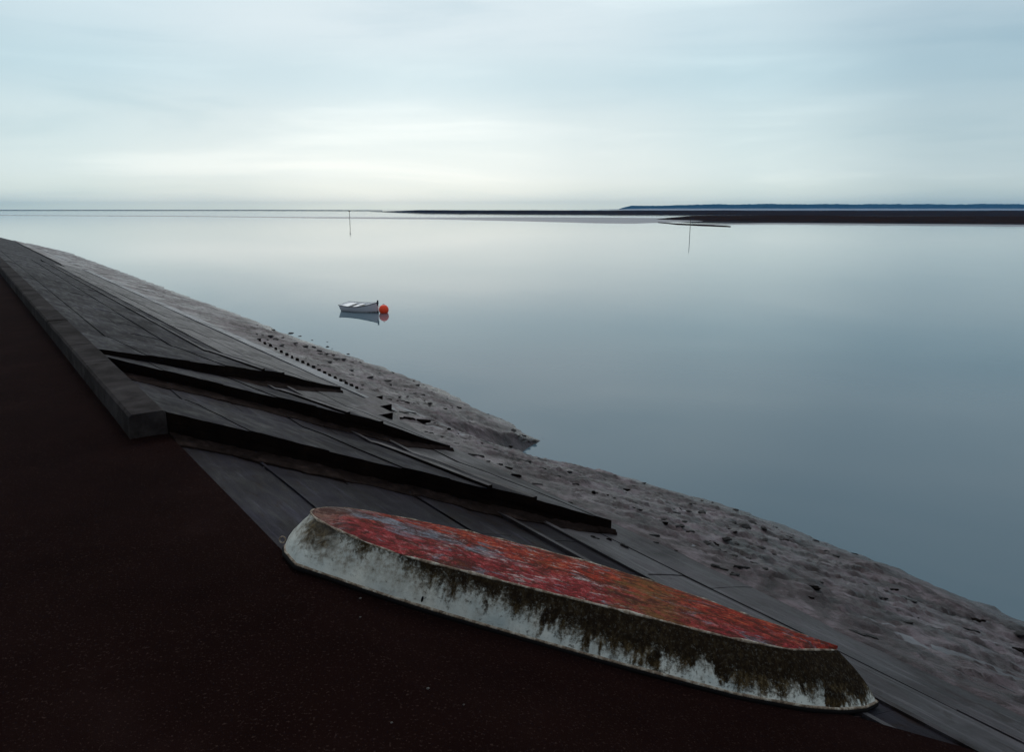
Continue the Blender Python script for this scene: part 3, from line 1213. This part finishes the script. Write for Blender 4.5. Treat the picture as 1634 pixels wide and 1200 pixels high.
for i in range(NB):
    for j in range(NW):
        if i == NB - 1:
            pass
        bm.faces.new((cols[i][j], cols[i + 1][j], cols[i + 1][j + 1], cols[i][j + 1]))
# fill between the stern row and the bowed transom top
row0 = cols[0]
tv = [bm.verts.new(Vector((a, b, HB + .002))) for a, b in ct[1:-1]]
poly = [row0[0]] + tv + [row0[-1]] + row0[1:-1][::-1]
bm.faces.new(poly)
bmesh.ops.remove_doubles(bm, verts=bm.verts, dist=.0004)
bmesh.ops.recalc_face_normals(bm, faces=bm.faces)
o = from_bm('hull_bottom', bm, 'hull_bottom', boat, True)
o['label'] = 'flaking red and orange bottom with grey worn patches'


# worn pale chine strip
def strip(name, path, r, mat, wob=0.0, closed=True, squash=1.0):
    n_ = len(path)
    bm = bmesh.new()
    rings = []
    for i, p in enumerate(path):
        a, b = path[i - 1 if closed or i else 0], path[(i + 1) % n_ if closed else min(i + 1, n_ - 1)]
        d = (b - a)
        d = d.normalized() if d.length > 1e-6 else Vector((1, 0, 0))
        u = Vector((-d.y, d.x, 0)).normalized()
        w = Vector((0, 0, 1))
        rr = r * (1 + wob * fbm(p.x * 6, p.y * 6, 3.0))
        rings.append([bm.verts.new(p + u * math.cos(t_) * rr + w * math.sin(t_) * rr * squash) for t_ in [2 * math.pi * q / 8 for q in range(8)]])
    for i in range(n_ if closed else n_ - 1):
        A_, B_ = rings[i], rings[(i + 1) % n_]
        for q in range(8):
            bm.faces.new((A_[q], A_[(q + 1) % 8], B_[(q + 1) % 8], B_[q]))
    bmesh.ops.recalc_face_normals(bm, faces=bm.faces)
    return from_bm(name, bm, mat, boat, True)


strip('chine_strip', [Vector((a, b, HB - .002)) for a, b in rc], .0085, 'edge', 1.5)
strip('gunwale_lip', [Vector((a, b, .040)) for a, b in rg], .011, 'edge', .3)
strip('rubbing_strip', [Vector((a, b, .018)) for a, b in rg], .020, 'black', .1)
strip('gunwale_rail', [Vector((a - .0, b - .012, -.030)) for a, b in rg], .014, 'rail', .6)
# shallow keel runner, worn, flush with the bottom
# small dark chip low on the near side, built as a black lump
bm = bmesh.new()
bmesh.ops.create_icosphere(bm, subdivisions=2, radius=.012)
for v in bm.verts:
    v.co = Vector((v.co.x * .8, v.co.y * .35, v.co.z * 2.0))
o = from_bm('dark_chip', bm, 'black', boat)
q = loc(672, 958, LIFT + .09)
gb = interp(q[0], [p[0] for p in gnear], [p[1] for p in gnear])
cb = interp(q[0], [p[0] for p in cnear], [p[1] for p in cnear])
o.location = (q[0], gb + (cb - gb) * .22 - .036, .10)
# ring bolt at the transom
bm = bmesh.new()
tube(bm, [Vector((math.cos(a) * .026, 0, math.sin(a) * .026)) for a in [2 * math.pi * i / 14 for i in range(15)]], .006, 6, False)
o = from_bm('ring_bolt', bm, 'edge', boat, True)
o.location = (-.29, .42, .05)

# pale pebbles lying on the slipway
pb = rock_mesh(3.3, 'pebble')
pb.materials.clear()
pb.materials.append(M['pebble'])
for x, y, lab in [(575, 955, 'tiny pale pebble on the dark slipway just below the boat'), (575, 985, 'tiny pale pebble lower down on the dark slipway'),
                  (683, 1099, 'tiny pale pebble alone on the open dark slipway'), (421, 746, 'tiny pale pebble on the bank at the foot of the longest wall'),
                  (740, 1125, 'tiny pale pebble lowest on the dark slipway')] + [(random.uniform(430, 1500), random.uniform(990, 1190), 'tiny pale pebble among others on the dark slipway') for _ in range(4)]:
    if y < 985 + (x - 600) * .30 and lab.startswith('tiny pale pebble among'):
        continue
    p = on_slope(x, y, .06)
    o = D.objects.new('pebble', pb)
    COL.objects.link(o)
    o.location = p
    pk = random.uniform(.5, 1.0)
    o.scale = (.010 * pk, .008 * pk, .007 * pk)
    tag(o, lab, 'pebble', 'pale pebbles on the slipway')

# ------------------------------------------------------------------ the moored dinghy
pa_, pb_ = on_level(552.5, 494.8, 0), on_level(604.5, 498.6, 0)
ax = (pb_ - pa_)
LWL = ax.length
ang = math.atan2(ax.y, ax.x)
din = empty('moored_dinghy', pa_, (R(6), 0, ang))
tag(din, 'small white rowing dinghy with a dark rim moored on calm water', 'boat')
LOA = LWL + .16
NSN = 22


def din_sec(u):
    """u 0 = transom, 1 = stem; half breadth at gunwale and waterline, sheer height, x"""
    hb = .68 * (1 - max(0, (u - .38) / .62) ** 2.3) * (.80 + .20 * min(1, u / .35))
    hw = hb * (.74 - .25 * u * u)
    sheer = .43 + .20 * (u - .35) ** 2 / .42 * (1.25 if u > .35 else .6)
    return hb, hw, sheer


def din_shell(off, z_in, top_drop=0.0):
    rings = []
    for i in range(NSN + 1):
        u = i / NSN
        hb, hw, sh = din_sec(u)
        hb, hw = max(hb - off, .004), max(hw - off, .003)
        sh -= top_drop
        xg = -.14 + off + u * (LOA - off * 2)
        xw = .0 + off + u * (LWL - off * 2)
        prof = []
        for side_ in (-1, 1):
            seq = []
            for v in (0, .25, .5, .75, 1.0):
                z = z_in + (sh - z_in) * v
                w = hw + (hb - hw) * v ** .8 + .03 * math.sin(math.pi * v) * (1 - u)
                x = xw + (xg - xw) * v
                seq.append(Vector((x, side_ * w, z)))
            prof.append(seq)
        rings.append([*prof[0][::-1], Vector((xw, 0, z_in - .05)), *prof[1]])
    return rings


def lap(rings, flip=False, cap0=True, cap1=False):
    bm = bmesh.new()
    vv = [[bm.verts.new(p) for p in r_] for r_ in rings]
    for A_, B_ in zip(vv, vv[1:]):
        for q in range(len(A_) - 1):
            bm.faces.new((A_[q], A_[q + 1], B_[q + 1], B_[q]))
    if cap0:
        bm.faces.new(vv[0])
    if cap1:
        bm.faces.new(vv[-1][::-1])
    bmesh.ops.recalc_face_normals(bm, faces=bm.faces)
    return bm


outer = din_shell(0, -.10)
o = from_bm('hull', lap(outer, cap1=True), 'dinghy_side', din, False)
innr = din_shell(.035, .14)
bm = lap(innr, cap1=True)
bmesh.ops.reverse_faces(bm, faces=bm.faces)
from_bm('inner_hull', bm, 'white', din)
# gunwale capping between the two shells, white, plus a dark rubbing band outside
vs, fs = [], []
for sd in (0, -1):
    b0 = len(vs)
    for r1, r2 in zip(outer, innr):
        vs += [r1[sd] + Vector((0, 0, .004)), r2[sd] + Vector((0, 0, .004))]
    for i in range(NSN):
        q = b0 + i * 2
        fs.append((q, q + 1, q + 3, q + 2))
n_ = len(vs)
vs += [outer[0][0] + Vector((0, 0, .004)), innr[0][0] + Vector((.01, 0, .004)), innr[0][-1] + Vector((.01, 0, .004)), outer[0][-1] + Vector((0, 0, .004))]
fs.append((n_, n_ + 1, n_ + 2, n_ + 3))
from_py('gunwale_capping', vs, fs, 'white', din)
for sd in (0, -1):
    bm = bmesh.new()
    tube(bm, [r_[sd] + Vector((0, 0, -.012)) for r_ in outer], .024, 6)
    from_bm('rubbing_band', bm, 'navy', din)
bm = bmesh.new()
tube(bm, [outer[0][0] + Vector((-.005, 0, -.01)), outer[0][-1] + Vector((-.005, 0, -.01))], .022, 6)
from_bm('transom_band', bm, 'navy', din)
# stem post, taller than the gunwale
xs = -.14 + LOA
bm = bmesh.new()
tube(bm, [Vector((LWL + .0, 0, -.12)), Vector((xs - .16, 0, .22)), Vector((xs - .03, 0, .60)), Vector((xs - .02, 0, .80))], [.06, .055, .055, .05], 8)
from_bm('stem_post', bm, 'navy', din)
for u in (.14, .44, .68):
    hb, hw, sh = din_sec(u)
    tw = .62 if u < .2 else .26
    x = -.12 + u * (LOA - .2)
    bm = bmesh.new()
    bmesh.ops.create_cube(bm, size=1)
    for v in bm.verts:
        v.co = Vector((v.co.x * tw + x, v.co.y * (hb * 2 - .10), v.co.z * .035 + (.385 if u < .2 else .36)))
    from_bm('thwart', bm, 'white', din)
bm = bmesh.new()
tube(bm, [Vector((.35, .14, .335)), Vector((1.75, .05, .40))], .02, 6)
from_bm('oar_shaft', bm, 'timber', din)

# buoy beside the bow
pbuoy = on_level(612.6, 499.4, 0)
RB = .31
by_ = empty('mooring_buoy', pbuoy)
tag(by_, 'round bright orange mooring buoy floating at the dinghy bow', 'buoy')
bm = bmesh.new()
bmesh.ops.create_uvsphere(bm, u_segments=28, v_segments=18, radius=RB)
for v in bm.verts:
    v.co.z = v.co.z * 1.04 + .21
    if v.co.z < 0:
        v.co.x *= .85
        v.co.y *= .85
from_bm('float', bm, 'orange', by_, True)
bm = bmesh.new()
tube(bm, [Vector((0, 0, .44)), Vector((0, 0, .53))], [.05, .035], 10)
from_bm('collar', bm, 'orange', by_)
bm = bmesh.new()
tube(bm, [Vector((-.05, 0, .525)) + Vector((math.cos(a) * .05 + .05, 0, math.sin(a) * .05)) for a in [2 * math.pi * i / 12 for i in range(13)]], .012, 6, False)
from_bm('ring', bm, 'navy', by_)
stem_top = pa_ + Vector((math.cos(ang), math.sin(ang), 0)) * (xs - .03) + Vector((0, 0, .45))
bm = bmesh.new()
q0, q1 = stem_top, pbuoy + Vector((0, 0, .53))
tube(bm, [q0 + (q1 - q0) * u - Vector((0, 0, .10 * math.sin(math.pi * u))) for u in steps(0, 1, 8)], .012, 6)
for v in bm.verts:
    v.co -= q0
o = from_bm('mooring_rope', bm, 'rope')
o.location = q0
tag(o, 'short mooring rope from the dinghy stem to the orange buoy', 'rope')


# ------------------------------------------------------------------ channel marker poles
def pole(x, ybase, ytop, rad, label, topmark):
    p = on_level(x, ybase, 0)
    zt = z_over(p, ytop)
    root = empty('marker_pole', p)
    tag(root, label, 'pole', 'channel marker poles')
    bm = bmesh.new()
    tube(bm, [Vector((0, 0, -2)), Vector((.02, 0, zt * .5)), Vector((-.03, 0, zt))], [rad, rad * .9, rad * .75], 8)
    from_bm('shaft', bm, 'post', root)
    if topmark:
        bm = bmesh.new()
        tube(bm, [Vector((-.03, 0, zt - .55)), Vector((-.03, 0, zt + .1))], [rad * 2.9, rad * 2.9], 10)
        from_bm('topmark', bm, 'post', root)
    return root


pole(558.3, 355, 335.5, .13, 'slender dark marker pole with a can topmark on the left of the water', True)
pole(1100.5, 375, 346, .075, 'slender dark marker pole without topmark before the marsh bank on the right', False)


# ------------------------------------------------------------------ far banks, marsh, land
def bank(name, near_px, far_px, hgt, mat, nxs=120, label=None, rough=.2):
    """low bank between two waterlines; near_px and far_px give rows over x; hgt(x) = height of its back"""
    nx_, ny_ = zip(*near_px)
    fx_, fy_ = zip(*far_px)
    x0, x1 = nx_[0], nx_[-1]
    rows = []
    for k_, w in ((0, -.35), (.04, .25), (.10, .6), (.25, .85), (.5, 1.0), (.75, .9), (.93, .6), (1, -.35)):
        row = []
        for x in steps(x0, x1, nxs):
            a = on_level(x, interp(x, nx_, ny_), 0)
            b = on_level(x, interp(x, fx_, fy_), 0)
            p = a + (b - a) * k_
            h = hgt(x)
            z = h * w if w > 0 else -.3
            if w > 0:
                z += rough * h * fbm(p.x * .02, p.y * .02, k_ * 3)
            row.append(Vector((p.x, p.y, z)))
        rows.append(row)
    o = grid_solid(name, rows, .6, mat)
    if label:
        tag(o, label, 'land')
    o['kind'] = 'structure'
    return o


XE = 2100
bank('sandbank', [(-500, 341.5), (250, 345.0), (409, 346.6), (500, 348.0), (700, 350.0), (850, 353.5), (960, 356.6), (1010, 357.2), (1050, 355.5), (1140, 352)],
     [(-500, 340.8), (250, 344.0), (409, 345.4), (500, 346.0), (700, 346.6), (850, 346.2), (960, 346.5), (1010, 347), (1050, 347.6), (1140, 348)],
     lambda x: .10 + .16 * min(1, max(0, (x - 500) / 500)), 'sand')
bank('saltmarsh', [(590, 337.6), (640, 338.6), (700, 339.6), (820, 340.8), (1000, 342), (1225, 343.2), (XE, 347)],
     [(590, 337.3), (640, 337.4), (700, 337.6), (820, 337.7), (1000, 337.8), (1225, 338), (XE, 339)],
     lambda x:   .25 + 3.7 * min(1, max(0, (x - 600) / 70)), 'marsh', 200, rough=.10)
bank('saltmarsh', [(1046, 350.5), (1070, 351.5), (1120, 352.6), (1225, 353.6), (1400, 355), (XE, 360)],
     [(1046, 349.6), (1070, 348.2), (1120, 347.6), (1225, 347.2), (1400, 348), (XE, 351)],
     lambda x: .2 + 2.1 * min(1, max(0, (x - 1046) / 60)), 'marsh', 160, rough=.15)
bank('mud_spit', [(1050, 355.0), (1080, 358.4), (1120, 360.4), (1160, 361.8), (1166, 361.6)], [(1050, 354.7), (1080, 356.4), (1120, 358.2), (1160, 360.2), (1166, 361.4)],
     lambda x: .22, 'marsh', 60)
bank('mud_spit', [(-500, 335.8), (250, 336.0), (409, 336.0), (560, 336.4), (610, 336.2)], [(-500, 335.2), (250, 335.2), (409, 335.2), (560, 335.5), (610, 335.9)],
     lambda x: 1.4, 'marsh', 60)
bank('sandbank', [(1100, 359.0), (1225, 357.5), (1500, 360), (XE, 366)], [(1100, 357.8), (1225, 355.6), (1500, 357.5), (XE, 362)], lambda x: .14, 'sand', 60)

# wooded headland on the horizon
DH = 5200
rows = []
for k_, w in ((0, 0), (.15, .75), (.4, 1), (.7, .95), (1, 0)):
    row = []
    for x in steps(985, 2300, 420):
        r = ray(x, 333)
        u = Vector((r.x, r.y, 0)) / r.y
        p = u * (DH + 500 * k_)
        h = 28 * min(1, max(0, (x - 985) / 22)) ** .7
        h += 11 * min(1, max(0, (x - 1060) / 80))
        h *= 1 + .10 * fbm(x * .02, 0) + .13 * abs(fbm(x * .17, 4, k_))
        row.append(Vector((p.x, p.y, h * w - .5)))
    rows.append(row)
o = grid_solid('wooded_headland', rows, 3, 'wood_far')
o['kind'] = 'structure'
rows = []
for dd, z in ((DH - 700, -.5), (DH - 500, 5.5), (DH - 60, 8.5), (DH + 10, -.5)):
    rows.append([Vector((ray(x, 333).x / ray(x, 333).y * dd, dd, z * (1 if z < 0 else min(1, max(.05, (x - 940) / 90)) * (1 + .1 * fbm(x * .05, z))))) for x in steps(930, 2300, 200)])
o = grid_solid('added_pale_strip', rows, 2, 'sand')  # added sand strip standing in for the pale band of sea below the headland
o['kind'] = 'structure'

# ------------------------------------------------------------------ air
HAZE = True
if HAZE:
    hv = []
    x0, x1, y0, y1, z0, z1 = -8500, 8500, -400, 6200, -6.0, 60.0
    hv = [(x, y, z) for z in (z0, z1) for x, y in ((x0, y0), (x1, y0), (x1, y1), (x0, y1))]
    hf = [(3, 2, 1, 0), (4, 5, 6, 7), (0, 1, 5, 4), (1, 2, 6, 5), (2, 3, 7, 6), (3, 0, 4, 7)]
    me = D.meshes.new('haze')
    me.from_pydata(hv, [], hf)
    hm = D.materials.new('haze_air')
    hm.use_nodes = True
    hn = hm.node_tree.nodes
    hn.clear()
    ho = hn.new('ShaderNodeOutputMaterial')
    pv = hn.new('ShaderNodeVolumePrincipled')
    pv.inputs['Color'].default_value = (.14, .50, 1.0, 1)
    pv.inputs['Density'].default_value = 8e-5
    hm.node_tree.links.new(pv.outputs[0], ho.inputs['Volume'])
    me.materials.append(hm)
    ob = D.objects.new('haze', me)
    COL.objects.link(ob)
    ob['kind'] = 'stuff'
